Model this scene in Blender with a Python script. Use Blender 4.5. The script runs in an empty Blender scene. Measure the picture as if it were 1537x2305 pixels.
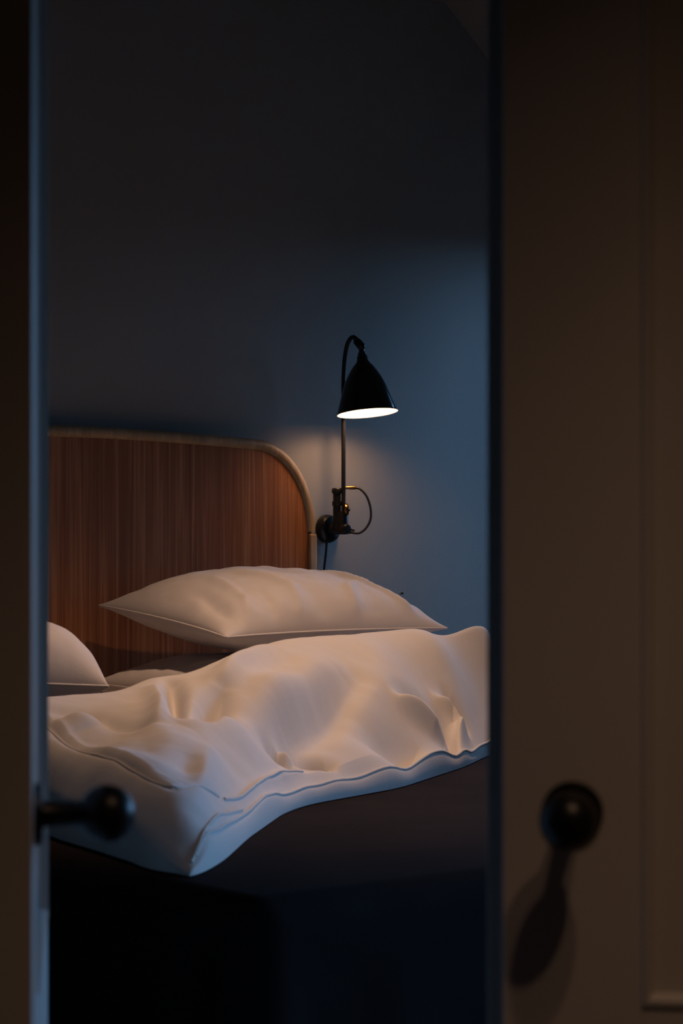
import bpy, bmesh, math, random
import numpy as np
from mathutils import Vector, Matrix

S = bpy.context.scene
COL = S.collection
CAM_Z = 1.15
YAW = math.radians(40)                       # the bed wall is turned 40 degrees from the camera plane
UX, UY = math.cos(YAW), math.sin(YAW)        # along the bed wall, to the right
NX, NY = math.sin(YAW), -math.cos(YAW)       # out of the bed wall, towards the foot of the bed
P0 = (-0.065, 6.30)                          # foot of the wall at the right end of the headboard


def W(s, n, z=0.0):
    return Vector((P0[0] + s * UX + n * NX, P0[1] + s * UY + n * NY, z))


# ------------------------------------------------------------------ camera
cd = bpy.data.cameras.new('camera')
cam = bpy.data.objects.new('camera', cd)
COL.objects.link(cam)
cam.location = (0, 0, CAM_Z)
cam.rotation_euler = (math.pi / 2, 0, 0)
cd.sensor_fit = 'VERTICAL'
cd.sensor_height = 36.0
cd.lens = 85.0
cd.dof.use_dof = True
cd.dof.focus_distance = 5.7
cd.dof.aperture_fstop = 7.0
cd.clip_start = 0.05
S.camera = cam

# ------------------------------------------------------------------ world, exposure
S.view_settings.view_transform = 'Standard'
S.view_settings.look = 'None'
S.view_settings.exposure = 0.0
S.view_settings.gamma = 1.0
S.view_settings.use_curve_mapping = False
S.cycles.use_denoising = True
S.cycles.max_bounces = 8
S.cycles.sample_clamp_indirect = 3.0
wd = bpy.data.worlds.new('dusk_sky')
S.world = wd
wd.use_nodes = True
wn = wd.node_tree
bg = wn.nodes['Background']
tc = wn.nodes.new('ShaderNodeTexCoord')
sx_ = wn.nodes.new('ShaderNodeSeparateXYZ')
rp = wn.nodes.new('ShaderNodeValToRGB')
wn.links.new(tc.outputs['Generated'], sx_.inputs[0])
wn.links.new(sx_.outputs['Z'], rp.inputs['Fac'])
wn.links.new(rp.outputs['Color'], bg.inputs[0])
rp.color_ramp.elements[0].position = 0.0          # dark ground up to the horizon, even dusk sky above it
rp.color_ramp.elements[0].color = (0.006, 0.008, 0.010, 1)
rp.color_ramp.elements[1].position = 0.04
rp.color_ramp.elements[1].color = (0.25, 0.54, 1.0, 1)
bg.inputs[1].default_value = 8.0

# slope of the attic roof; a window stands in the wall below it (in bed-wall coordinates)
SL_S0, SL_Z0, SL_A = 0.453, 2.54, math.radians(40)
KNEE_S = 1.05
WINDOWS = [(0.14, 0.56, 0.75, 1.95), (2.20, 4.40, 0.70, 1.95)]     # n0, n1, z0, z1 in the wall to the right of the bed


def slope_z(s):
    return SL_Z0 - (s - SL_S0) * math.tan(SL_A)


# portals that guide sampling of the dusk sky through the window openings
zl = Vector((UX, UY, 0))                     # a portal faces along its -z, into the room
xl = Vector((NX, NY, 0))
yl = zl.cross(xl)
WIN_M = []
for n0, n1, z0, z1 in WINDOWS:
    al = bpy.data.lights.new('window_portal', 'AREA')
    al.shape = 'RECTANGLE'
    al.size = n1 - n0
    al.size_y = z1 - z0
    al.cycles.is_portal = True
    alo = bpy.data.objects.new('window_portal', al)
    COL.objects.link(alo)
    alo.matrix_world = Matrix.Translation(W(KNEE_S + .14, (n0 + n1) / 2, (z0 + z1) / 2)) @ Matrix((xl, yl, zl)).transposed().to_4x4()
    WIN_M.append(alo.matrix_world.copy())


# ------------------------------------------------------------------ material helpers
def mat(name, base, rough=0.6, metal=0.0, **kw):
    m = bpy.data.materials.new(name)
    m.use_nodes = True
    b = m.node_tree.nodes['Principled BSDF']
    b.inputs['Base Color'].default_value = (*base, 1)
    b.inputs['Roughness'].default_value = rough
    b.inputs['Metallic'].default_value = metal
    for k, v in kw.items():
        b.inputs[k].default_value = v
    return m


def nodes(m):
    nt = m.node_tree
    return nt, nt.nodes['Principled BSDF']


def add(nt, kind, **kw):
    n = nt.nodes.new(kind)
    for k, v in kw.items():
        setattr(n, k, v)
    return n


def noise(nt, coord, scale, mapping=None, detail=4.0, rough=0.55, dist=0.0):
    n = add(nt, 'ShaderNodeTexNoise')
    n.inputs['Scale'].default_value = scale
    n.inputs['Detail'].default_value = detail
    n.inputs['Roughness'].default_value = rough
    n.inputs['Distortion'].default_value = dist
    if mapping:
        mp = add(nt, 'ShaderNodeMapping')
        mp.inputs['Scale'].default_value = mapping
        nt.links.new(coord, mp.inputs['Vector'])
        coord = mp.outputs['Vector']
    nt.links.new(coord, n.inputs['Vector'])
    return n.outputs['Fac']


def ramp(nt, fac, stops):
    r = add(nt, 'ShaderNodeValToRGB')
    e = r.color_ramp.elements
    while len(e) < len(stops):
        e.new(0.5)
    for el, (p, c) in zip(e, stops):
        el.position = p
        el.color = (*c, 1)
    nt.links.new(fac, r.inputs['Fac'])
    return r.outputs['Color']


def bump(nt, bsdf, fac, strength, dist):
    b = add(nt, 'ShaderNodeBump')
    b.inputs['Strength'].default_value = strength
    b.inputs['Distance'].default_value = dist
    nt.links.new(fac, b.inputs['Height'])
    nt.links.new(b.outputs['Normal'], bsdf.inputs['Normal'])


def obj_coord(nt):
    return add(nt, 'ShaderNodeTexCoord').outputs['Object']


def paint(name, base, rough, var=0.04, bs=0.15):
    m = mat(name, base, rough)
    nt, b = nodes(m)
    co = obj_coord(nt)
    f = noise(nt, co, 2.5, detail=5)
    lo = tuple(c * (1 - var) for c in base)
    hi = tuple(min(1, c * (1 + var)) for c in base)
    nt.links.new(ramp(nt, f, [(0.3, lo), (0.7, hi)]), b.inputs['Base Color'])
    bump(nt, b, noise(nt, co, 220, detail=3), bs, 0.002)
    return m


def cloth(name, base, sheen=0.2, var=0.03, spec=0.2):
    m = mat(name, base, 0.92)
    nt, b = nodes(m)
    b.inputs['Sheen Weight'].default_value = sheen
    b.inputs['Sheen Roughness'].default_value = 0.6
    b.inputs['Specular IOR Level'].default_value = spec
    co = obj_coord(nt)
    f = noise(nt, co, 6, detail=4)
    lo = tuple(c * (1 - var) for c in base)
    hi = tuple(min(1, c * (1 + var)) for c in base)
    nt.links.new(ramp(nt, f, [(0.3, lo), (0.7, hi)]), b.inputs['Base Color'])
    bump(nt, b, noise(nt, co, 420, detail=2), 0.25, 0.0012)
    return m


def wood(name, dark, mid, light, scale=(38, 38, 1.6), rough=0.5):
    m = mat(name, mid, rough)
    nt, b = nodes(m)
    co = obj_coord(nt)
    f1 = noise(nt, co, 1.0, mapping=scale, detail=6, rough=0.6, dist=0.6)
    f2 = noise(nt, co, 1.0, mapping=(scale[0] * 6, scale[1] * 6, scale[2] * 2.2), detail=3)
    f3 = noise(nt, co, 1.0, mapping=(scale[0] * 0.12, scale[1] * 0.12, scale[2] * 0.3), detail=2)
    mx = add(nt, 'ShaderNodeMath', operation='MULTIPLY_ADD')
    nt.links.new(f2, mx.inputs[0])
    mx.inputs[1].default_value = 0.35
    nt.links.new(f1, mx.inputs[2])
    mx2 = add(nt, 'ShaderNodeMath', operation='MULTIPLY_ADD')
    nt.links.new(f3, mx2.inputs[0])
    mx2.inputs[1].default_value = 0.35
    nt.links.new(mx.outputs[0], mx2.inputs[2])
    nt.links.new(ramp(nt, mx2.outputs[0], [(0.55, dark), (0.85, mid), (1.12 if False else 1.0, light)]), b.inputs['Base Color'])
    bump(nt, b, mx.outputs[0], 0.2, 0.002)
    return m


M = {}
M['wall'] = paint('grey_wall_paint', (0.30, 0.285, 0.26), 0.55)
M['ceil'] = paint('dark_ceiling_paint', (0.30, 0.275, 0.245), 0.9)
M['hall'] = paint('hall_wall_paint', (0.5, 0.47, 0.43), 0.9)
M['door'] = paint('door_paint', (0.52, 0.49, 0.46), 0.5, bs=0.08)
M['black'] = mat('black_lacquer', (0.006, 0.006, 0.007), 0.28)
M['shade'] = mat('black_enamel_shade', (0.006, 0.006, 0.007), 0.15)
M['knob'] = mat('worn_black_knob', (0.006, 0.006, 0.006), 0.36, **{'Specular IOR Level': 0.35})
M['blackmatt'] = mat('black_bronzed_metal', (0.012, 0.010, 0.009), 0.38, 0.3)
M['brass'] = mat('aged_brass', (0.32, 0.16, 0.055), 0.27, 1.0)
M['cord'] = mat('black_rubber_cord', (0.010, 0.008, 0.008), 0.6)
M['enamel'] = mat('white_enamel', (0.85, 0.83, 0.80), 0.45)
M['linen'] = cloth('white_cotton_duvet_cover', (0.74, 0.70, 0.67))
M['pillow'] = cloth('white_cotton_pillowcase', (0.68, 0.65, 0.66))
M['sheet'] = cloth('white_cotton_sheet', (0.72, 0.70, 0.69))
M['spread'] = cloth('dark_charcoal_wool', (0.022, 0.017, 0.017), sheen=0.0, var=0.15, spec=0.03)
M['veneer'] = wood('brown_wood_veneer', (0.16, 0.052, 0.018), (0.30, 0.112, 0.040), (0.46, 0.205, 0.088), scale=(75, 75, 1.3), rough=0.42)
nodes(M['veneer'])[1].inputs['Specular IOR Level'].default_value = 0.25
M['bentwood'] = wood('pale_bentwood', (0.30, 0.19, 0.095), (0.40, 0.27, 0.14), (0.48, 0.34, 0.19), scale=(60, 60, 5))
M['floor'] = wood('dark_oak_floor', (0.03, 0.02, 0.012), (0.06, 0.038, 0.022), (0.09, 0.06, 0.035), scale=(1.5, 25, 25))
M['frame'] = paint('window_frame_paint', (0.6, 0.6, 0.58), 0.5)
M['glass'] = bpy.data.materials.new('window_glass')
M['glass'].use_nodes = True
gt = M['glass'].node_tree
gt.nodes.remove(gt.nodes['Principled BSDF'])
tr_, gl_, fr_, mx_ = (gt.nodes.new(k) for k in ('ShaderNodeBsdfTransparent', 'ShaderNodeBsdfGlossy', 'ShaderNodeFresnel', 'ShaderNodeMixShader'))
gl_.inputs['Roughness'].default_value = 0.0
gt.links.new(fr_.outputs[0], mx_.inputs[0])
gt.links.new(tr_.outputs[0], mx_.inputs[1])
gt.links.new(gl_.outputs[0], mx_.inputs[2])
gt.links.new(mx_.outputs[0], gt.nodes['Material Output'].inputs[0])
M['ring'] = mat('white_lamp_ring', (0.7, 0.7, 0.68), 0.4)


def emit(name, col, st):
    m = bpy.data.materials.new(name)
    m.use_nodes = True
    nt = m.node_tree
    nt.nodes.clear()
    e = nt.nodes.new('ShaderNodeEmission')
    o = nt.nodes.new('ShaderNodeOutputMaterial')
    e.inputs[0].default_value = (*col, 1)
    e.inputs[1].default_value = st
    nt.links.new(e.outputs[0], o.inputs[0])
    return m


# ------------------------------------------------------------------ mesh helpers
def mesh_obj(name, verts, faces, m, parent=None, smooth=False, auto=None):
    me = bpy.data.meshes.new(name)
    me.from_pydata([tuple(v) for v in verts], [], faces)
    me.update()
    bm = bmesh.new()
    bm.from_mesh(me)
    bmesh.ops.recalc_face_normals(bm, faces=bm.faces)
    if auto is not None:
        for e in bm.edges:
            if len(e.link_faces) == 2 and e.calc_face_angle(0) > math.radians(auto):
                e.smooth = False
        smooth = True
    bm.to_mesh(me)
    bm.free()
    if smooth:
        for p in me.polygons:
            p.use_smooth = True
    me.materials.append(m)
    o = bpy.data.objects.new(name, me)
    COL.objects.link(o)
    if parent:
        o.parent = parent
    return o


def bevel(o, w, seg=2):
    md = o.modifiers.new('bevel', 'BEVEL')
    md.width = w
    md.segments = seg
    md.limit_method = 'ANGLE'
    return o


def box_data(x0, x1, y0, y1, z0, z1):
    v = [(x0, y0, z0), (x1, y0, z0), (x1, y1, z0), (x0, y1, z0), (x0, y0, z1), (x1, y0, z1), (x1, y1, z1), (x0, y1, z1)]
    f = [(0, 3, 2, 1), (4, 5, 6, 7), (0, 1, 5, 4), (1, 2, 6, 5), (2, 3, 7, 6), (3, 0, 4, 7)]
    return v, f


def box(name, x0, x1, y0, y1, z0, z1, m, parent=None, bv=0.0):
    o = mesh_obj(name, *box_data(x0, x1, y0, y1, z0, z1), m, parent)
    if bv:
        bevel(o, bv)
    return o


def prism(name, poly, z0, z1, m, parent=None):
    """vertical prism over a plan polygon (world xy)"""
    k = len(poly)
    v = [(p[0], p[1], z0) for p in poly] + [(p[0], p[1], z1) for p in poly]
    f = [tuple(range(k))[::-1], tuple(range(k, 2 * k))] + [(i, (i + 1) % k, k + (i + 1) % k, k + i) for i in range(k)]
    return mesh_obj(name, v, f, m, parent)


def lathe(name, prof, m, parent=None, seg=40, origin=(0, 0, 0), axis=(0, 0, 1), auto=35, closed=False):
    """turn (r, h) about axis through origin"""
    ax = Vector(axis).normalized()
    t = Vector((1, 0, 0)) if abs(ax.x) < 0.9 else Vector((0, 1, 0))
    e1 = ax.cross(t).normalized()
    e2 = ax.cross(e1)
    o0 = Vector(origin)
    v, f = [], []
    for r, h in prof:
        for k in range(seg):
            a = 2 * math.pi * k / seg
            v.append(o0 + ax * h + (e1 * math.cos(a) + e2 * math.sin(a)) * r)
    n = len(prof)
    for i in range(n - 1 if not closed else n):
        j = (i + 1) % n
        for k in range(seg):
            l = (k + 1) % seg
            f.append((i * seg + k, i * seg + l, j * seg + l, j * seg + k))
    if not closed:
        if prof[0][0] > 1e-6:
            f.append(tuple(range(seg)))
        if prof[-1][0] > 1e-6:
            f.append(tuple(range((n - 1) * seg, n * seg)))
    o = mesh_obj(name, v, f, m, parent, auto=auto)
    bm = bmesh.new()
    bm.from_mesh(o.data)
    bmesh.ops.remove_doubles(bm, verts=bm.verts, dist=1e-6)
    bm.to_mesh(o.data)
    bm.free()
    return o


def catmull(pts, per=8):
    P = [Vector(p) for p in pts]
    P = [P[0] * 2 - P[1]] + P + [P[-1] * 2 - P[-2]]
    out = []
    for i in range(1, len(P) - 2):
        for k in range(per):
            t = k / per
            a, b, c, d = P[i - 1], P[i], P[i + 1], P[i + 2]
            out.append(0.5 * ((2 * b) + (c - a) * t + (2 * a - 5 * b + 4 * c - d) * t * t + (3 * b - a - 3 * c + d) * t ** 3))
    out.append(P[-2])
    return out


def tube(name, pts, r, m, parent=None, seg=14, flat=1.0):
    """round tube along points; r may be a list"""
    pts = [Vector(p) for p in pts]
    n = len(pts)
    rs = r if isinstance(r, (list, tuple)) else [r] * n
    t0 = (pts[1] - pts[0]).normalized()
    ref = Vector((0, 0, 1)) if abs(t0.z) < 0.9 else Vector((0, 1, 0))
    e1 = t0.cross(ref).normalized()
    v, f = [], []
    for i, p in enumerate(pts):
        t = (pts[min(i + 1, n - 1)] - pts[max(i - 1, 0)]).normalized()
        e1 = (e1 - t * e1.dot(t)).normalized()
        e2 = t.cross(e1)
        for k in range(seg):
            a = 2 * math.pi * k / seg
            v.append(p + (e1 * math.cos(a) + e2 * math.sin(a) * flat) * rs[i])
    for i in range(n - 1):
        for k in range(seg):
            l = (k + 1) % seg
            f.append((i * seg + k, i * seg + l, (i + 1) * seg + l, (i + 1) * seg + k))
    f.append(tuple(range(seg)))
    f.append(tuple(range((n - 1) * seg, n * seg)))
    return mesh_obj(name, v, f, m, parent, auto=50)


def empty(name, loc=(0, 0, 0), rz=0.0, parent=None):
    o = bpy.data.objects.new(name, None)
    o.empty_display_size = 0.1
    COL.objects.link(o)
    o.location = loc
    o.rotation_euler = (0, 0, rz)
    if parent:
        o.parent = parent
    return o


def tag(o, label, cat, group=None):
    o['label'] = label
    o['category'] = cat
    if group:
        o['group'] = group
    return o


def struct(o, label=None):
    o['kind'] = 'structure'
    if label:
        o['label'] = label
    return o


# ------------------------------------------------------------------ the setting
def xy(v):
    return (v.x, v.y)


HL = (-0.369, 2.715)                         # hinge of the left leaf
HR = (0.805, 2.035)                          # hinge of the right leaf
DW = Vector((HR[0] - HL[0], HR[1] - HL[1])).normalized()   # along the door wall
DN = Vector((-DW.y, DW.x))                   # into the bedroom
DT = 0.06
CEIL_Z, HALL_Z = SL_Z0, 2.30


def dw(t, d):
    p = Vector(HL) + DW * t + DN * d
    return (p.x, p.y)


OPEN = (Vector(HR) - Vector(HL)).length
# floor and flat ceiling
struct(mesh_obj('floor', [(-6, -2.5, 0), (7, -2.5, 0), (7, 9.5, 0), (-6, 9.5, 0), (-6, -2.5, -.1), (7, -2.5, -.1), (7, 9.5, -.1), (-6, 9.5, -.1)],
                [(0, 1, 2, 3), (4, 7, 6, 5), (0, 4, 5, 1), (1, 5, 6, 2), (2, 6, 7, 3), (3, 7, 4, 0)], M['floor']), 'dark wooden floor of bedroom and hall')
FRONT_N = 5.0
LEFT_S = -3.75
struct(prism('ceiling', [xy(W(LEFT_S - .4, -.1)), xy(W(SL_S0, -.1)), xy(W(SL_S0, FRONT_N + .1)), xy(W(LEFT_S - .4, FRONT_N + .1))], CEIL_Z, CEIL_Z + .1, M['ceil']),
       'flat white ceiling above the bed')
struct(prism('wall_back', [xy(W(LEFT_S - .4, 0)), xy(W(KNEE_S + .1, 0)), xy(W(KNEE_S + .1, -.12)), xy(W(LEFT_S - .4, -.12))], 0, CEIL_Z, M['wall']),
       'grey painted wall behind the bed')
# right wall: one mesh of pieces round the two window openings
v, f = [], []
top = slope_z(KNEE_S) + .02
pieces, n_at = [], 0
for n0, n1, z0, z1 in WINDOWS:
    pieces += [(n_at, n0, 0, top), (n0, n1, 0, z0), (n0, n1, z1, top)]
    n_at = n1
pieces.append((n_at, FRONT_N, 0, top))
for (n0, n1, z0, z1) in pieces:
    k0 = len(v)
    for zz in (z0, z1):
        for (a_, b_) in ((KNEE_S, n0), (KNEE_S + .12, n0), (KNEE_S + .12, n1), (KNEE_S, n1)):
            v.append(W(a_, b_, zz))
    f += [tuple(k0 + i for i in q) for q in ((0, 3, 2, 1), (4, 5, 6, 7), (0, 1, 5, 4), (1, 2, 6, 5), (2, 3, 7, 6), (3, 0, 4, 7))]
struct(mesh_obj('wall_right', v, f, M['wall']), 'low grey wall with the window under the sloping ceiling')
struct(prism('wall_front', [xy(W(LEFT_S, FRONT_N)), xy(W(KNEE_S + .1, FRONT_N)), xy(W(KNEE_S + .1, FRONT_N + .1)), xy(W(LEFT_S, FRONT_N + .1))], 0, CEIL_Z, M['wall']),
       'grey wall opposite the headboard')
# sloping ceiling down to the window wall
off = Vector((math.sin(SL_A) * UX, math.sin(SL_A) * UY, math.cos(SL_A))) * .1
c4 = [W(SL_S0, -.1, SL_Z0), W(KNEE_S + .12, -.1, slope_z(KNEE_S + .12)), W(KNEE_S + .12, FRONT_N + .1, slope_z(KNEE_S + .12)), W(SL_S0, FRONT_N + .1, SL_Z0)]
struct(mesh_obj('ceiling_slope', c4 + [p + off for p in c4], [(0, 1, 2, 3), (4, 7, 6, 5), (0, 4, 5, 1), (1, 5, 6, 2), (2, 6, 7, 3), (3, 7, 4, 0)], M['ceil']), 'sloping attic ceiling above the window')
# windows: frame, mullion and panes
for k_, ((n0, n1, z0, z1), wm) in enumerate(zip(WINDOWS, WIN_M)):
    win = struct(empty('window_%d' % (k_ + 1)), ('narrow window close to the wall lamp', 'wide window by the foot of the bed')[k_])
    win.matrix_world = wm
    hw, hh, fw = (n1 - n0) / 2, (z1 - z0) / 2, .03
    bars = [(-hw, hw, -hh, -hh + fw), (-hw, hw, hh - fw, hh), (-hw, -hw + fw, -hh + fw, hh - fw), (hw - fw, hw, -hh + fw, hh - fw)]
    panes = [(-hw + fw, hw - fw)]
    if k_ == 1:
        bars.append((-.025, .025, -hh + fw, hh - fw))
        panes = [(-hw + fw, -.025), (.025, hw - fw)]
    for a0, a1, b0, b1 in bars:
        box('frame_bar', a0, a1, b0, b1, -.09, -.04, M['frame'], win, .004)
    for a0, a1 in panes:
        box('pane', a0, a1, -hh + fw, hh - fw, -.068, -.064, M['glass'], win)

# thin partition with the double door
DOOR_H = 2.06
struct(prism('wall_left', [dw(0 - .0, 0), dw(0, DT), dw(-4.4, DT), dw(-4.4, 0)], 0, CEIL_Z, M['wall']), 'partition wall on the hinge side of the left leaf')
struct(prism('wall_left_lintel', [dw(0, 0), dw(OPEN, 0), dw(OPEN, DT), dw(0, DT)], DOOR_H + .02, CEIL_Z, M['wall']), 'wall above the double door')
struct(prism('wall_left_return', [dw(OPEN, 0), dw(OPEN + 3.4, 0), dw(OPEN + 3.4, DT), dw(OPEN, DT)], 0, CEIL_Z, M['wall']), 'partition wall beside the right leaf')
# hall around the camera
hall = [dw(-1.6, 0), dw(-1.6, -3.6), dw(OPEN + 1.6, -3.6), dw(OPEN + 1.6, 0)]


def hallwall(name, a, b, label):
    a, b = Vector(a), Vector(b)
    d = (b - a).normalized()
    nrm = Vector((d.y, -d.x)) * .08
    struct(prism(name, [tuple(a), tuple(b), tuple(b - nrm), tuple(a - nrm)], 0, HALL_Z, M['hall']), label)


hallwall('wall_hall_left', hall[1], hall[0], 'dim hall wall beside the left leaf')
hallwall('wall_hall_back', hall[2], hall[1], 'dim hall wall facing the double door')
hallwall('wall_hall_right', hall[3], hall[2], 'dim hall wall beside the right leaf')
struct(prism('ceiling_hall', [dw(-1.6, 0), dw(-1.6, -3.6), dw(OPEN + 1.6, -3.6), dw(OPEN + 1.6, 0)], HALL_Z, HALL_Z + .08, M['hall']), 'low hall ceiling with downlights')


# ------------------------------------------------------------------ double door
LEAF = 0.67
KNOB_X, KNOB_Z = LEAF - 0.0615, CAM_Z - 0.263


def door(name, label, hinge, ang, lip):
    root = struct(empty(name, (hinge[0], hinge[1], 0.008), ang), label)
    st = 0.124
    m = M['door']
    T = 0.04
    box('stile', 0, st, -T, 0, 0, DOOR_H - .008, m, root, .002)
    box('stile', LEAF - st, LEAF, -T, 0, 0, DOOR_H - .008, m, root, .002)
    rails = [(0, .16), (.55, .712), (1.92, DOOR_H - .008)]
    for a, b in rails:
        box('rail', st, LEAF - st, -T, 0, a, b, m, root)
    for a, b in ((.16, .55), (.712, 1.92)):
        box('panel', st, LEAF - st, -T + .010, -.010, a, b, m, root)
        # ovolo bead framing the panel on both faces
        for y0, y1 in ((-.0105, .003), (-T - .003, -T + .0105)):
            ym = y1 if y0 > -.02 else y0
            yb = y0 if y0 > -.02 else y1
            w = .012
            x0, x1 = st - .003, LEAF - st + .003
            z0, z1 = a - .003, b + .003
            vv, ff = [], []
            for d, yy in ((0, 0 if ym > -.02 else -T), (.003, ym), (.007, ym), (w, yb)):
                vv += [(x0 + d, yy, z0 + d), (x1 - d, yy, z0 + d), (x1 - d, yy, z1 - d), (x0 + d, yy, z1 - d)]
            for r in range(3):
                for k in range(4):
                    ff.append((r * 4 + k, r * 4 + (k + 1) % 4, r * 4 + 4 + (k + 1) % 4, r * 4 + 4 + k))
            mesh_obj('moulding', vv, ff, m, root)
    if lip:
        box('rebate_lip', LEAF - .02, LEAF + .0165, -T - .012, -T, 0, DOOR_H - .008, m, root, .0015)
    # black ball knob
    prof = [(0.0, -0.0250 + 0.0)]
    ball = []
    R = 0.0250
    for k in range(0, 21):
        a = -math.pi / 2 + math.pi * k / 20
        r = R * math.cos(a)
        h = R * math.sin(a)
        ball.append((max(r, 0.0), h))
    kn = lathe('knob', ball, M['knob'], root, seg=48, origin=(KNOB_X, .0625, KNOB_Z - .008), axis=(0, 1, 0), auto=None)
    for p in kn.data.polygons:
        p.use_smooth = True
    lathe('rose', [(0, 0), (.0272, 0), (.0272, .0035), (.0262, .0055), (.0235, .0065), (.013, .007), (0, .007)], M['knob'], kn, seg=48, origin=(KNOB_X, 0.0003, KNOB_Z - .008), axis=(0, 1, 0))
    lathe('stem', [(0, .006), (.0125, .006), (.0112, .010), (.0105, .024), (.0110, .038), (.0125, .0425), (0, .0425)], M['knob'], kn, seg=32, origin=(KNOB_X, 0, KNOB_Z - .008), axis=(0, 1, 0))
    return root


ang1 = math.atan2(2.04 - 2.71, -.2605 + .329)
door('door_1', 'painted door leaf standing open edge-on to the hall, black ball knob sticking out over the gap', (-.329, 2.71), ang1, False)
door('door_2', 'painted panelled door leaf facing the hall with black ball knob and its shadow', HR, math.atan2(.139, -.99), True)


# ------------------------------------------------------------------ hall downlights
def downlight(loc, label, energy, cone, colour, group, blend=1.0):
    r = tag(empty('downlight', loc), label, 'lamp', group)
    lathe('trim_ring', [(.032, -.002), (.045, -.004), (.048, 0), (.034, 0)], M['ring'], r, closed=True)
    lathe('lens', [(0, -.0015), (.03, -.0015), (.03, -.0005), (0, -.0005)], emit('downlight_glow', colour, 3.0), r)
    l = bpy.data.lights.new('downlight_beam', 'SPOT')
    l.energy = energy
    l.color = colour
    l.spot_size = math.radians(cone)
    l.spot_blend = blend
    l.shadow_soft_size = 0.03
    o = bpy.data.objects.new('downlight_beam', l)
    COL.objects.link(o)
    o.parent = r
    o.location = (0, 0, -.04)
    return r


HALL_W = (1.0, 0.60, 0.37)
downlight((.53, 1.17, HALL_Z), 'recessed hall downlight over the right door leaf, further from it', 13.0, 104, HALL_W, 'recessed hall downlights')
downlight((.37, 1.37, HALL_Z), 'recessed hall downlight close above the right door knob', 7.5, 104, HALL_W, 'recessed hall downlights')
bed_fill = downlight(W(-.75, 1.08, CEIL_Z), 'added downlight out of view, warm fill for the bed', 80.0, 76, (1.0, .60, .37), 'added bedroom fill light', .9)  # added unseen lamp: warms the duvet where the wall lamp is too weak

# ------------------------------------------------------------------ bed
MAT_Z = CAM_Z - 0.565                       # top of the dark bedspread
BW, BL = 1.86, 2.13
bed = tag(empty('bed', W(-BW / 2, 0), YAW), 'wide bed with brown wooden headboard edged in pale bent wood', 'bed')
# in the bed's own frame x runs along the wall (centre 0), y = -n (towards the wall is +)
HX = BW / 2


def hb_outline(inset, k=28):
    """right half of the headboard's outer line from post joint up and over to the centre, then mirrored"""
    pts = []
    hx = HX - .038 - inset
    zj = 1.100
    rx, rz = .185, .232
    zt = 1.334 - inset
    pts.append((hx, zj))
    for i in range(1, k + 1):
        a = (math.pi / 2) * i / k
        pts.append((hx - rx + (rx - inset * 0) * math.cos(a), zj + (zt - zj) * math.sin(a)))
    x_end = hx - rx
    for i in range(1, 13):
        x = x_end * (1 - i / 12)
        pts.append((x, zt + .022 * (1 - (x / x_end) ** 2)))
    mir = [(-x, z) for x, z in pts[-2::-1]]
    return pts + mir


po = hb_outline(.012)
poly = [(po[0][0], 0.22)] + po + [(po[-1][0], .22)]
k = len(poly)
v = [(x, -.040, z) for x, z in poly] + [(x, -.018, z) for x, z in poly]
f = [tuple(range(k)), tuple(range(2 * k - 1, k - 1, -1))] + [(i, k + i, k + (i + 1) % k, (i + 1) % k) for i in range(k)]
hb = mesh_obj('headboard', v, f, M['veneer'], bed)
rail = [(x, -.034, z) for x, z in hb_outline(.0135)]
tube('bentwood_rail', rail, .0145, M['bentwood'], hb, seg=20)
for sx in (1, -1):
    x = sx * (HX - .0495)
    w_ = .0115
    o = box('post', x - w_, x + w_, -.050, -.016, 0, 1.0935, M['bentwood'], hb, .004)
# mattress, base, legs
box('base', -HX + .02, HX - .02, -BL + .04, -.06, .16, .33, M['spread'], bed, .01)
mt = box('mattress', -HX + .012, HX - .012, -BL + .03, -.055, .331, MAT_Z - .012, M['sheet'], bed)
bevel(mt, .05, 5)
for sx in (-1, 1):
    for y in (-BL + .12, -.14):
        lathe('leg', [(0, 0), (.022, 0), (.030, .16), (0, .16)], M['blackmatt'], bed, seg=20, origin=(sx * (HX - .12), y, 0))


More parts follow.
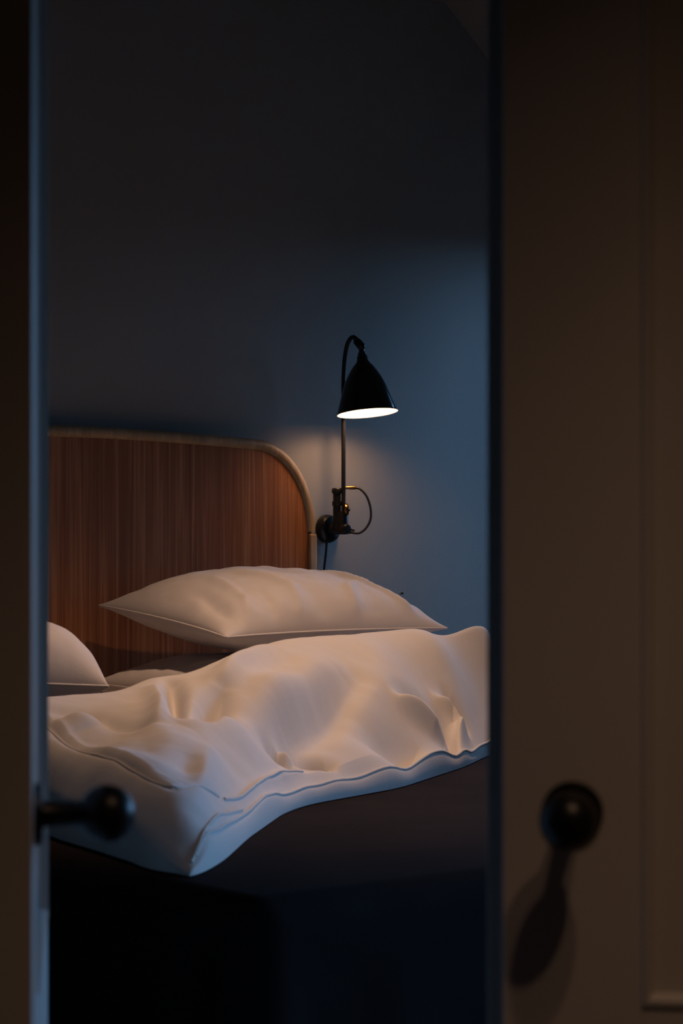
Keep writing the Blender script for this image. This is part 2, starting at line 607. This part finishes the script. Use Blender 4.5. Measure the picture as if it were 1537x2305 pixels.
# dark bedspread draped over the mattress, hanging at both sides and the foot
def bedspread():
    rng = random.Random(4)
    per = []                                # perimeter path: x, y, outward normal; from head-right along right side, foot, left side
    rc = .055
    X, Y = HX + .012, BL + .010
    y_head = .68

    def seg(ax, ay, bx, by, nx, ny, cnt):
        for i in range(cnt):
            t = i / cnt
            per.append((ax + (bx - ax) * t, ay + (by - ay) * t, nx, ny))
    seg(X, -y_head, X, -Y + rc, 1, 0, 60)
    for i in range(10):
        a = -math.pi / 2 * i / 10
        per.append((X - rc + rc * math.cos(a), -Y + rc + rc * math.sin(a), math.cos(a), math.sin(a)))
    seg(X - rc, -Y, -X + rc, -Y, 0, -1, 90)
    for i in range(10):
        a = -math.pi / 2 - math.pi / 2 * i / 10
        per.append((-X + rc + rc * math.cos(a), -Y + rc + rc * math.sin(a), math.cos(a), math.sin(a)))
    seg(-X, -Y + rc, -X, -y_head, -1, 0, 60)
    per.append((-X, -y_head, -1, 0))
    n = len(per)
    L = [0.0]
    for i in range(1, n):
        L.append(L[-1] + math.hypot(per[i][0] - per[i - 1][0], per[i][1] - per[i - 1][1]))
    corner_l = [l for l, p in zip(L, per) if abs(p[2] + .7071) < .08 and abs(p[3] + .7071) < .08][0]
    corner_r = [l for l, p in zip(L, per) if abs(p[2] - .7071) < .08 and abs(p[3] + .7071) < .08][0]
    rows = []
    R = .05
    zt = MAT_Z
    # inner rows on the top, then round the edge, then down
    for k_, (d, z) in enumerate([(-R + R * math.sin(a), zt - R + R * math.cos(a)) for a in [math.pi / 2 * i / 8 for i in range(9)]]
                                + [(0, zt - R - (zt - R - .05) * (i / 14.0)) for i in range(1, 15)]):
        row = []
        for (x, y, nx, ny), l in zip(per, L):
            drop = max(0.0, (zt - R - z) / (zt - R - .05))
            amp = .016 * drop ** .7
            w_ = math.sin(l * 23 + 1.1 * math.sin(l * 7)) * .6 + math.sin(l * 41 + 2.0) * .25 + .3
            o = d + amp * w_ + .030 * drop
            for c in (corner_l, corner_r):  # gathered corner: a pleat on either side of it
                q = l - c
                o += drop ** .6 * (.050 * math.exp(-(q / .055) ** 2) - .040 * math.exp(-((q - .11) / .035) ** 2) + .030 * math.exp(-((q - .20) / .05) ** 2))
            row.append((x + nx * o, y + ny * o, z))
        rows.append(row)
    v = [p for r in rows for p in r]
    f = []
    for i in range(len(rows) - 1):
        for j in range(n - 1):
            f.append((i * n + j, i * n + j + 1, (i + 1) * n + j + 1, (i + 1) * n + j))
    # top sheet between the inner rows
    f.append(tuple(range(n)))
    o = mesh_obj('bedspread', v, f, M['spread'], None, smooth=True)
    for pg in o.data.polygons:
        if len(pg.vertices) > 4:
            pg.use_smooth = False
    md = o.modifiers.new('thick', 'SOLIDIFY')
    md.thickness = .006
    md.offset = 1
    o.location = W(-BW / 2, 0)
    o.rotation_euler = (0, 0, YAW)
    return tag(o, 'dark charcoal bedspread hanging down over the foot of the bed', 'bedspread')


bedspread()


# ------------------------------------------------------------------ soft things
def vnoise(x, y, seed, freq):
    """smooth value noise on arrays"""
    rng = np.random.RandomState(seed)
    tab = rng.uniform(-1, 1, (64, 64))
    x = x * freq + 100.0
    y = y * freq + 100.0
    xi = np.floor(x).astype(int)
    yi = np.floor(y).astype(int)
    fx = x - xi
    fy = y - yi
    fx = fx * fx * fx * (fx * (fx * 6 - 15) + 10)
    fy = fy * fy * fy * (fy * (fy * 6 - 15) + 10)
    g = lambda i, j: tab[i % 64, j % 64]
    return (g(xi, yi) * (1 - fx) + g(xi + 1, yi) * fx) * (1 - fy) + (g(xi, yi + 1) * (1 - fx) + g(xi + 1, yi + 1) * fx) * fy


def stroke(X, Y, pts, width, amp, sharp=2.0):
    """fold along a polyline: height to add at X, Y; tapers to both ends"""
    pts = np.array(pts, float)
    segl = np.hypot(*(pts[1:] - pts[:-1]).T)
    tot = segl.sum()
    best = np.full(X.shape, 1e9)
    par = np.zeros(X.shape)
    acc = 0.0
    for a, b, l in zip(pts[:-1], pts[1:], segl):
        d = b - a
        t = np.clip(((X - a[0]) * d[0] + (Y - a[1]) * d[1]) / (l * l + 1e-12), 0, 1)
        q = np.hypot(X - a[0] - t * d[0], Y - a[1] - t * d[1])
        m_ = q < best
        best = np.where(m_, q, best)
        par = np.where(m_, (acc + t * l) / tot, par)
        acc += l
    taper = np.clip(np.sin(np.pi * (0.06 + 0.88 * par)), 0, 1) ** .7
    return amp * taper * np.exp(-np.abs(best / width) ** sharp)


def rbf(ctrl, S_, N_, smooth=1e-4):
    c = np.array(ctrl, float)
    P = c[:, :2]
    d = np.hypot(P[:, None, 0] - P[None, :, 0], P[:, None, 1] - P[None, :, 1])
    phi = lambda r: np.sqrt(r * r + .06 ** 2)
    n = len(c)
    A = np.zeros((n + 3, n + 3))
    A[:n, :n] = phi(d) - smooth * np.eye(n)
    A[:n, n] = 1
    A[:n, n + 1:] = P
    A[n, :n] = 1
    A[n + 1:, :n] = P.T
    w = np.linalg.solve(A, np.concatenate([c[:, 2], np.zeros(3)]))
    out = w[n] + w[n + 1] * S_ + w[n + 2] * N_
    for i in range(n):
        out = out + w[i] * phi(np.hypot(S_ - P[i, 0], N_ - P[i, 1]))
    return out


FOOT = [(-1.822, 1.918), (-1.677, 1.804), (-1.464, 1.599), (-1.203, 1.370), (-1.077, 1.294), (-.975, 1.265), (-.771, 1.203), (-.467, 1.032), (-.382, .983), (-.199, .853), (.03, .745)]
RIDGE = [(-1.64, 1.03, .200), (-1.56, 1.02, .205), (-1.478, 1.0, .207), (-1.388, .97, .203), (-1.28, .95, .205), (-1.18, .93, .226), (-1.081, .90, .229), (-.975, .88, .249), (-.882, .85, .264),
         (-.735, .80, .282), (-.555, .75, .284), (-.425, .72, .284), (-.259, .70, .283), (-.035, .68, .266), (.05, .67, .232)]


def interp_curve(pts, t):
    p = np.array([q[:2] for q in pts])
    l = np.concatenate([[0], np.cumsum(np.hypot(*(p[1:] - p[:-1]).T))])
    l /= l[-1]
    # smooth: average linear interpolations over a small window
    out = 0
    for dt in (-.025, -.0125, 0, .0125, .025):
        tt = np.clip(t + dt * np.minimum(1, np.minimum(t, 1 - t) / .03), 0, 1)
        out = out + np.stack([np.interp(tt, l, p[:, 0]), np.interp(tt, l, p[:, 1])], -1) / 5
    return out


DUVET_FOLDS = [   # (points in bed coordinates, width, amplitude)
    ([(-1.168, 0.971), (-1.213, 1.043), (-1.313, 1.184), (-1.359, 1.257)], 0.014, -0.0275),   # crease by lower pillow
    ([(-1.108, 1.055), (-1.188, 1.125), (-1.324, 1.272)], 0.02, -0.0286),   # crease 2
    ([(-0.858, 0.879), (-1.043, 0.999), (-1.178, 1.104)], 0.03, 0.014),   # ridge 1
    ([(-1.248, 1.025), (-1.346, 1.183), (-1.446, 1.301)], 0.022, 0.01),   # ridge0
    ([(-1.128, 1.222), (-1.016, 1.151), (-0.886, 1.089), (-0.686, 0.965)], 0.035, -0.0275),   # big fold valley
    ([(-1.162, 1.21), (-1.027, 1.122), (-0.87, 1.042), (-0.726, 0.954)], 0.045, 0.0208),   # big fold ridge
    ([(-1.105, 1.2), (-1.084, 1.222)], 0.014, -0.02),   # dimple a
    ([(-1.023, 1.194), (-0.972, 1.214)], 0.016, -0.026),   # dimple b
    ([(-1.07, 1.184), (-1.052, 1.209)], 0.014, 0.01),   # ridge ab
    ([(-1.139, 1.29), (-0.959, 1.232), (-0.777, 1.184)], 0.04, 0.006),   # soft ridge low
    ([(-0.597, 1.006), (-0.536, 1.009), (-0.476, 1.014), (-0.479, 1.048)], 0.014, 0.0216),   # right ridge to tuft
    ([(-0.38, 0.909), (-0.41, 0.956), (-0.453, 1.012)], 0.016, -0.022),   # right valley
    ([(-0.545, 0.975), (-0.471, 0.958), (-0.41, 0.927)], 0.022, -0.018),   # right blue facet valley
    ([(-0.362, 0.867), (-0.318, 0.87), (-0.31, 0.894), (-0.385, 0.971)], 0.013, 0.016),   # right upper ridge
    ([(-0.307, 0.844), (-0.296, 0.861), (-0.307, 0.882)], 0.014, -0.018),   # right upper valley
    ([(-0.794, 1.133), (-0.688, 1.11), (-0.596, 1.09)], 0.03, -0.014),   # blue facet low
    ([(-1.545, 1.0), (-1.605, 1.27), (-1.650, 1.47), (-1.680, 1.60), (-1.690, 1.69), (-1.62, 1.65), (-1.53, 1.60)], 0.006, -0.0054),   # seam groove
    ([(-1.525, 1.0), (-1.585, 1.27), (-1.630, 1.47), (-1.660, 1.60), (-1.655, 1.66)], 0.007, 0.003),   # seam ridge
    ([(-1.509, 1.59), (-1.383, 1.495), (-1.179, 1.32), (-1.068, 1.257)], 0.006, 0.007),   # corner piping
    ([(-1.796, 1.877), (-1.722, 1.829), (-1.465, 1.582), (-1.389, 1.528)], 0.009, 0.01),   # corner ridge
    ([(-1.47, 1.283), (-1.60, 1.50)], 0.045, -0.0036),   # left band a
    ([(-1.48, 1.21), (-1.61, 1.40)], 0.045, -0.003),   # left band b
    ([(-1.39, 1.32), (-1.292, 1.298), (-1.155, 1.229)], 0.06, 0.012),   # left puff
    ([(-1.525, 1.131), (-1.517, 1.206)], 0.05, 0.01),   # left puff 2
    ([(-1.525, 1.088), (-1.475, 1.13), (-1.465, 1.231), (-1.417, 1.302)], 0.02, -0.0072),   # left valley
    ([(-1.377, 1.383), (-1.473, 1.498), (-1.676, 1.733)], 0.02, 0.008),   # mid ridge
    ([(-1.496, 1.464), (-1.562, 1.548)], 0.02, -0.003),   # mid valley
    ([(-0.614, 0.967), (-0.367, 0.835), (-0.109, 0.735)], 0.05, -0.0042),   # right soft valley
    ([(-0.773, 1.067), (-0.573, 0.95), (-0.387, 0.857)], 0.05, 0.01),   # center ridge
]


def duvet_plan(A, B):
    Fc = interp_curve(FOOT, A)
    Kc = interp_curve(RIDGE, A)
    Kc = Kc + np.array([0.0, -0.075])
    return Fc * (1 - B[..., None]) + Kc * B[..., None], np.hypot(*np.moveaxis(Kc - Fc, -1, 0))


def duvet_ctrl():
    c = [(s, n, h) for s, n, h in RIDGE]
    c += [(s, n - .06, h - .005) for s, n, h in RIDGE[::2]]
    for i, (s, n) in enumerate(FOOT):       # near the foot hem
        c.append((s, n, .030 if i else .030))
        if i < 4:
            c.append((s + .035, n - .05, .044))
        elif i < 9:
            c.append((s + .03, n - .05, .044))
    # crest of the thick left side
    for s, n, h in ((-1.600, 1.27, .150), (-1.645, 1.47, .150), (-1.675, 1.62, .148), (-1.70, 1.72, .138), (-1.735, 1.80, .105), (-1.57, 1.12, .175),
                    (-1.45, 1.25, .172), (-1.48, 1.42, .155), (-1.30, 1.15, .19), (-1.25, 1.28, .135), (-1.0, 1.08, .185), (-.75, 1.0, .20), (-.5, .87, .215), (-.25, .78, .22)):
        c.append((s, n, h))
    return c


def duvet_height(A, B, S_, N_, LEN):
    h = rbf(duvet_ctrl(), S_, N_)
    folds = np.zeros(S_.shape)
    for pts, w, a in DUVET_FOLDS:
        folds = folds + stroke(S_, N_, pts, w * 1.15, a * (2.9 if w > .012 else 1.3), 1.7)
    soft = .009 * vnoise(S_ * 1.0 + N_ * .6, N_ - S_ * .4, 5, 6.0) + .0022 * vnoise(S_ + N_, N_ - S_, 9, 14.0) + .0006 * vnoise(S_, N_, 12, 40.0)
    d_foot = B * LEN
    d_back = (1 - B) * LEN
    d_left = A * 2.0
    d_right = (1 - A) * 2.0
    ell = lambda d, w: np.sqrt(np.clip(1 - (1 - np.clip(d / w, 0, 1)) ** 2, 0, 1))
    inner = np.clip(np.minimum(np.minimum(d_foot / .08, d_back / .06), d_left / .08), 0, 1)
    h = h + folds * np.clip((np.minimum(d_foot, d_left) - .010) / .03, 0.0, 1) + soft * (.25 + .75 * inner) * (.05 + .95 * np.clip(d_back / .22, 0, 1))
    sl = np.clip(d_left / (.25 - .16 * np.clip(B * 1.3, 0, 1)), 0, 1)
    sl = .22 + .78 * np.sin(sl * np.pi / 2) ** 1.15
    e = (.12 + .88 * ell(d_foot, .010)) * ell(d_back, .075) * (.1 + .9 * ell(d_left, .03)) * sl * ell(d_right, .08)
    return np.maximum(h, .012) * e


def duvet():
    na, nb = 520, 300
    a = np.linspace(0, 1, na)
    a = a - .04 * np.sin(2 * np.pi * a) / (2 * np.pi) * 0
    b = np.linspace(0, 1, nb)
    b = b ** 1.25                            # denser rows at the hem
    A, B = np.meshgrid(a, b, indexing='ij')
    P, LEN = duvet_plan(A, B)
    wob = np.exp(-A * 2.0 / .08)
    P[..., 0] += wob * (.008 * vnoise(P[..., 1] * 1.0, P[..., 1] * 0, 21, 9.0))
    rnd = np.exp(-(B * LEN + A * 2.0) / .05)
    P[..., 0] += .016 * rnd
    P[..., 1] -= .034 * rnd
    S_, N_ = P[..., 0], P[..., 1]
    H = duvet_height(A, B, S_, N_, LEN)
    z0 = MAT_Z + .008
    # drooping corner over the left edge of the mattress
    droop = .0 * np.exp(-(((S_ + 1.83) / .06) ** 2 + ((N_ - 1.93) / .09) ** 2))
    Zt = z0 + H - droop
    Zb = np.full(H.shape, z0) - droop * 1.0
    v = np.concatenate([np.stack([S_, -N_, Zt], -1).reshape(-1, 3), np.stack([S_, -N_, Zb], -1).reshape(-1, 3)])
    idx = lambda i, j, l: l * na * nb + i * nb + j
    f = []
    for i in range(na - 1):
        for j in range(nb - 1):
            f.append((idx(i, j, 0), idx(i + 1, j, 0), idx(i + 1, j + 1, 0), idx(i, j + 1, 0)))
    st = 1
    # underside in coarse strips that share the border vertices of the top
    border = [(i, 0) for i in range(na)] + [(na - 1, j) for j in range(1, nb)] + [(i, nb - 1) for i in range(na - 2, -1, -1)] + [(0, j) for j in range(nb - 2, 0, -1)]
    m_ = len(border)
    top = v[:na * nb]
    nv = [tuple(p) for p in top]
    base = len(nv)
    cx, cy = top[:, 0].mean(), top[:, 1].mean()
    for i, j in border:
        p = top[i * nb + j]
        nv.append((p[0], p[1], z0 - droop[i, j] - .0))
    for q in range(m_):
        r = (q + 1) % m_
        f.append((border[q][0] * nb + border[q][1], base + q, base + r, border[r][0] * nb + border[r][1]))
    f.append(tuple(range(base, base + m_)))
    o = mesh_obj('duvet', nv, f, M['linen'], None, auto=58)
    o.location = W(0, 0)
    o.rotation_euler = (0, 0, YAW)
    # piped seams of the cover, laid on its surface
    def on_surface(pts, dz):
        res = []
        for q in catmull([(a_, b_, 0) for a_, b_ in pts], 14):
            i_ = int(np.argmin((S_ - q.x) ** 2 + (N_ - q.y) ** 2))
            res.append(Vector((q.x, -q.y, float(Zt.ravel()[i_]) + dz)))
        for _ in range(3):
            res = [res[0]] + [(res[i - 1] + res[i] * 2 + res[i + 1]) / 4 for i in range(1, len(res) - 1)] + [res[-1]]
        return res
    for path in ([(-1.555, 1.0), (-1.605, 1.27), (-1.650, 1.47), (-1.680, 1.60), (-1.680, 1.68), (-1.62, 1.65), (-1.53, 1.60)],
                 [(-1.509, 1.59), (-1.383, 1.495), (-1.179, 1.32), (-1.068, 1.257)],
                 [(-1.780, 1.862), (-1.722, 1.815), (-1.60, 1.70), (-1.465, 1.582)]):
        tube('seam_piping', on_surface(path, .0008), .0028, M['linen'], o, seg=8)
    hem = [Vector((float(S_[i, 15]), -float(N_[i, 15]), float(Zt[i, 15]))) for i in range(14, na - 6, 6)]
    tube('hem_piping', hem, .0034, M['linen'], o, seg=8)
    return tag(o, 'crumpled white duvet thrown back diagonally across the bed', 'duvet')


duvet()


def pillow(label, s, n, z, L, D, T, rot=0.0, tilt=(0, 0), seed=1, folds=(), corner=0.05, lift=None, power=2.4, under=.92, group='white pillows on the bed'):
    """cushion with seam at mid height; local x along the wall, y towards the headboard"""
    k = 110
    a = np.linspace(-1, 1, k)
    a = np.sign(a) * (1 - (1 - np.abs(a)) ** 1.5)
    X, Y = np.meshgrid(a, a, indexing='ij')
    px = L / 2 * X * (1 - corner * (1 - Y ** 2) * np.abs(X) ** 3)
    py = D / 2 * Y * (1 - corner * 1.4 * (1 - X ** 2) * np.abs(Y) ** 3)
    prof = ((1 - np.abs(X) ** power) * (1 - np.abs(Y) ** power))
    th = T / 2 * np.clip(prof, 0, 1) ** .60
    wr = .004 * vnoise(px * 1.6 + py * .4, py, seed, 9) + .0025 * vnoise(px + py, py - px, seed + 3, 18) + .001 * vnoise(px, py, seed + 5, 45)
    fo = np.zeros(X.shape)
    for pts, w, am in folds:
        fo = fo + stroke(px, py, pts, w, am)
    edge = np.clip(prof * 5, 0, 1)
    wr2 = .004 * vnoise(px * 1.6 + py * .4, py, seed + 11, 9)
    zt = th + (wr + fo) * edge + .0022
    zb = -th * under + wr2 * edge - .0022
    bend = np.zeros(X.shape) if lift is None else lift(px, py)
    nv = np.concatenate([np.stack([px, py, zt + bend], -1).reshape(-1, 3), np.stack([px, py, zb + bend], -1).reshape(-1, 3)])
    f = []
    g = lambda i, j: i * k + j
    for i in range(k - 1):
        for j in range(k - 1):
            f.append((g(i, j), g(i + 1, j), g(i + 1, j + 1), g(i, j + 1)))
            f.append((k * k + g(i, j), k * k + g(i, j + 1), k * k + g(i + 1, j + 1), k * k + g(i + 1, j)))
    border = [(i, 0) for i in range(k)] + [(k - 1, j) for j in range(1, k)] + [(i, k - 1) for i in range(k - 2, -1, -1)] + [(0, j) for j in range(k - 2, 0, -1)]
    for q in range(len(border)):
        r = (q + 1) % len(border)
        f.append((g(*border[q]), k * k + g(*border[q]), k * k + g(*border[r]), g(*border[r])))
    o = mesh_obj('pillow', nv, f, M['pillow'], None, smooth=True)
    # stitched seam along the border
    sp = [(px[i, j], py[i, j], bend[i, j]) for i, j in border[::3]]
    sp.append(sp[0])
    tube('seam_piping', sp, .0026, M['pillow'], o, seg=8)
    o.location = W(s, n, z)
    o.rotation_euler = (tilt[0], tilt[1], YAW + rot)
    return tag(o, label, 'pillow', group)


# right-hand stack: lower pillow on the mattress, upper pillow lying across it
pillow('white pillow at the bottom of the stack under the wall lamp', -.40, .335, MAT_Z + .112, .74, .48, .235, seed=2, power=3.2, corner=.06,
       lift=lambda x, y: .045 * np.clip(-x / .36, 0, 1) ** 3)
pillow('plump white pillow lying on top of another under the wall lamp', -.415, .345, MAT_Z + .315, .665, .50, .222, seed=7, tilt=(math.radians(6.5), 0), corner=.085, power=2.6, under=.62,
       folds=[([(-.10, -.25), (-.07, -.14), (-.12, .02)], .011, .012), ([(-.02, -.25), (-.03, -.12)], .022, -.008), ([(.06, -.25), (.10, -.15), (.17, -.08)], .012, .011),
              ([(.25, -.24), (.22, -.10), (.16, .02)], .013, .013), ([(.29, -.22), (.28, -.06), (.22, .06)], .012, .010), ([(-.30, -.24), (-.27, -.14), (-.25, -.02)], .016, -.014),
              ([(-.26, -.25), (-.21, -.15), (-.19, .0)], .013, .011), ([(-.18, -.25), (-.15, -.13)], .012, -.008), ([(.13, -.24), (.14, -.05)], .03, -.008), ([(-.33, -.1), (-.2, -.13), (-.05, -.12)], .02, -.006)])
pillow('flat white pillow at the bottom of the stack beside the open left door leaf', -1.44, .41, MAT_Z + .078, .70, .44, .138, rot=math.radians(-20), seed=17, power=4.0, corner=.03)
pillow('white pillow on top of the stack beside the open left door leaf', -1.415, .43, MAT_Z + .228, .70, .46, .235, rot=math.radians(-25), seed=13, power=6.0, corner=.02, under=.5,
       tilt=(0, math.radians(3)), folds=[([(.34, -.2), (.25, -.05), (.1, .0)], .02, .006), ([(.3, .2), (.22, .0)], .02, -.006)])

# ------------------------------------------------------------------ wall lamp
LS = 0.033
lamp = tag(empty('wall_lamp', W(LS, 0, CAM_Z - .044), YAW), 'black wall lamp with bell shade and curved arm, glowing beside the headboard', 'lamp')


def ln(n, dz, s=0.0):                      # lamp frame: s along the wall, n out of it, dz above the wall plate
    return (s, -n, dz)


PN = .070
lathe('wall_plate', [(0, 0), (.037, 0), (.037, .010), (.034, .018), (.026, .0235), (0, .0245)], M['black'], lamp, origin=ln(.0004, 0), axis=(0, -1, 0), seg=48)
lathe('bracket', [(0, .02), (.017, .02), (.016, .030), (.0145, .034), (.0145, PN + .012), (.011, PN + .017), (0, PN + .018)], M['black'], lamp, origin=ln(0, 0), axis=(0, -1, 0), seg=32)
# cable gland pointing out of the bracket
lathe('cable_gland', [(0, 0), (.0085, 0), (.0085, .010), (.0065, .014), (.0055, .022), (0, .022)], M['black'], lamp, origin=ln(PN - .002, -.004, .010), axis=(.85, -.5, -.12), seg=20)
# clamp block and its tube
cl = tube('clamp_tube', [ln(PN - .016, .0, -.009), ln(PN - .016, .088, -.009), ln(PN - .016, .092, -.009)], [.0105, .0105, .0105], M['blackmatt'], lamp, seg=20)
lathe('clamp_cap', [(0, 0), (.0125, 0), (.0140, .004), (.0140, .010), (.0115, .014), (0, .0145)], M['blackmatt'], cl, origin=ln(PN - .016, .092, -.009), axis=(0, 0, 1), seg=24)
lathe('clamp_ring', [(0, 0), (.0125, 0), (.0125, .012), (0, .012)], M['blackmatt'], cl, origin=ln(PN - .016, .060, -.009), axis=(0, 0, 1), seg=24)
lathe('elbow', [(0, -.022), (.013, -.022), (.0155, -.010), (.0155, .020), (.012, .034), (0, .035)], M['blackmatt'], lamp, origin=ln(PN - .004, .012), axis=(0, 0, 1), seg=24)
kn = lathe('clamp_knob', [(0, 0), (.012, 0), (.0165, .002), (.0172, .007), (.0155, .011), (.007, .0128), (0, .0135)], M['brass'], lamp, origin=ln(PN + .004, .050, -.004), axis=(.90, -.40, 0), seg=28)
lathe('knob_screw', [(0, 0), (.004, 0), (.004, .004), (0, .0045)], M['blackmatt'], kn, origin=ln(PN + .0094, .050, .0082), axis=(.90, -.40, 0), seg=14)
# upright and gooseneck in one bent tube
goose = [(PN, .030), (PN, .12), (PN, .22), (PN, .30), (PN, .365), (PN + .001, .400), (PN + .005, .440), (PN + .014, .474), (PN + .027, .491), (PN + .040, .495), (PN + .053, .488), (PN + .062, .479)]
tube('arm', catmull([ln(n_, z_) for n_, z_ in goose], 6), .0058, M['blackmatt'], lamp, seg=18)
# swivel joint at the end of the arm
JN, JZ = PN + .066, .474
tl = math.radians(8.0)
AX = Vector((0, -math.sin(tl), -math.cos(tl)))     # down the shade
lathe('swivel_sleeve', [(0, -.016), (.0075, -.016), (.0105, -.010), (.0108, .006), (.0085, .012), (0, .013)], M['blackmatt'], lamp, origin=ln(JN - .004, JZ + .003), axis=(0, -.80, -.60), seg=24)
lathe('swivel_ball', [(max(0, .0108 * math.cos(-math.pi / 2 + math.pi * q / 12)), .0108 * math.sin(-math.pi / 2 + math.pi * q / 12)) for q in range(13)], M['blackmatt'], lamp, origin=ln(JN + .005, JZ - .004), seg=24)
apex = Vector(ln(JN + .006, JZ - .010))
lathe('lamp_holder', [(0, 0), (.0065, 0), (.0080, .006), (.0075, .008), (.0110, .012), (.0105, .015), (.0140, .022), (.0150, .032), (.0165, .034), (.0170, .040), (0, .040)], M['black'], lamp, origin=apex, axis=AX, seg=32)
# bell shade: black outside, white enamel inside
H0 = .034
out = [(.0160, 0), (.0195, .005), (.0285, .015), (.0385, .030), (.0485, .047), (.0570, .067), (.0645, .089), (.0710, .109), (.0760, .124), (.0792, .134)]
out_s = [(q.x, q.y) for q in catmull([(r, h, 0) for r, h in out], 4)]
sh = lathe('lamp_shade', [(r, H0 + h) for r, h in out_s] + [(.0799, H0 + .1348), (.0786, H0 + .1350)], M['shade'], lamp, origin=apex, axis=AX, seg=72, auto=60)
# drop the end caps of the open shell
bm = bmesh.new()
bm.from_mesh(sh.data)
bmesh.ops.delete(bm, geom=[fc for fc in bm.faces if len(fc.verts) > 8], context='FACES')
bm.to_mesh(sh.data)
bm.free()
inn = lathe('shade_lining', [(max(r - .0010, .001), H0 + h + .0006) for r, h in out_s], M['enamel'], sh, origin=apex, axis=AX, seg=72, auto=60)
bm = bmesh.new()
bm.from_mesh(inn.data)
big = [fc for fc in bm.faces if len(fc.verts) > 8]
far = max(big, key=lambda fc: (fc.calc_center_median() - apex).length)
bmesh.ops.delete(bm, geom=[far], context='FACES')
bm.to_mesh(inn.data)
bm.free()
bulb_prof = [(0, .040), (.013, .040), (.013, .058), (.018, .070), (.0235, .084), (.0250, .096), (.0225, .108), (.0150, .117), (.006, .1205), (0, .121)]
bulb = lathe('bulb', bulb_prof, emit('warm_bulb_glow', (1.0, .62, .36), 40.0), lamp, origin=apex, axis=AX, seg=28, auto=60)
pl = bpy.data.lights.new('bulb_light', 'POINT')
pl.energy = 2.2
pl.color = (1.0, .56, .30)
pl.shadow_soft_size = .030
plo = bpy.data.objects.new('bulb_light', pl)
COL.objects.link(plo)
plo.parent = lamp
plo.location = apex + AX * .120
# cable: brass connector on the arm, loop, back into the bracket
con = lathe('cable_connector', [(0, 0), (.0042, 0), (.0042, .012), (.0050, .012), (.0050, .026), (.0036, .030), (0, .031)], M['brass'], lamp, origin=ln(PN, .107, .004), axis=(.82, -.56, 0), seg=18)
cd_ = Vector((.80, -.60))


def lp(r, z, base=PN):                     # points of the loop in the vertical plane it hangs in
    return (r * .80, -(base + r * .60), z)


loop = [lp(.030, .107), lp(.044, .103), lp(.060, .085), lp(.070, .055), lp(.070, .025), lp(.058, .002), lp(.042, -.010), lp(.026, -.010), lp(.014, -.005)]
tube('cable_loop', catmull(loop, 8), .0032, M['cord'], lamp, seg=12)
tube('wall_cord', catmull([ln(.010, -.030, -.006), ln(.008, -.065, -.008), ln(.007, -.105, -.013), ln(.007, -.160, -.020), ln(.007, -.30, -.026), ln(.007, -.55, -.024), ln(.007, -.95, -.02)], 8), .0032, M['cord'], lamp, seg=12)

# a small screw left in the wall
sc = lathe('wall_screw', [(0, 0), (.0028, 0), (.0032, .002), (.0015, .004), (0, .004)], M['blackmatt'], None, origin=(0, 0, 0), axis=(0, -1, 0), seg=14)
sc.location = W(.297, 0.0002, CAM_Z - .218)
sc.rotation_euler = (0, 0, YAW)
tag(sc, 'tiny dark screw in the bare wall above the bedding', 'screw')
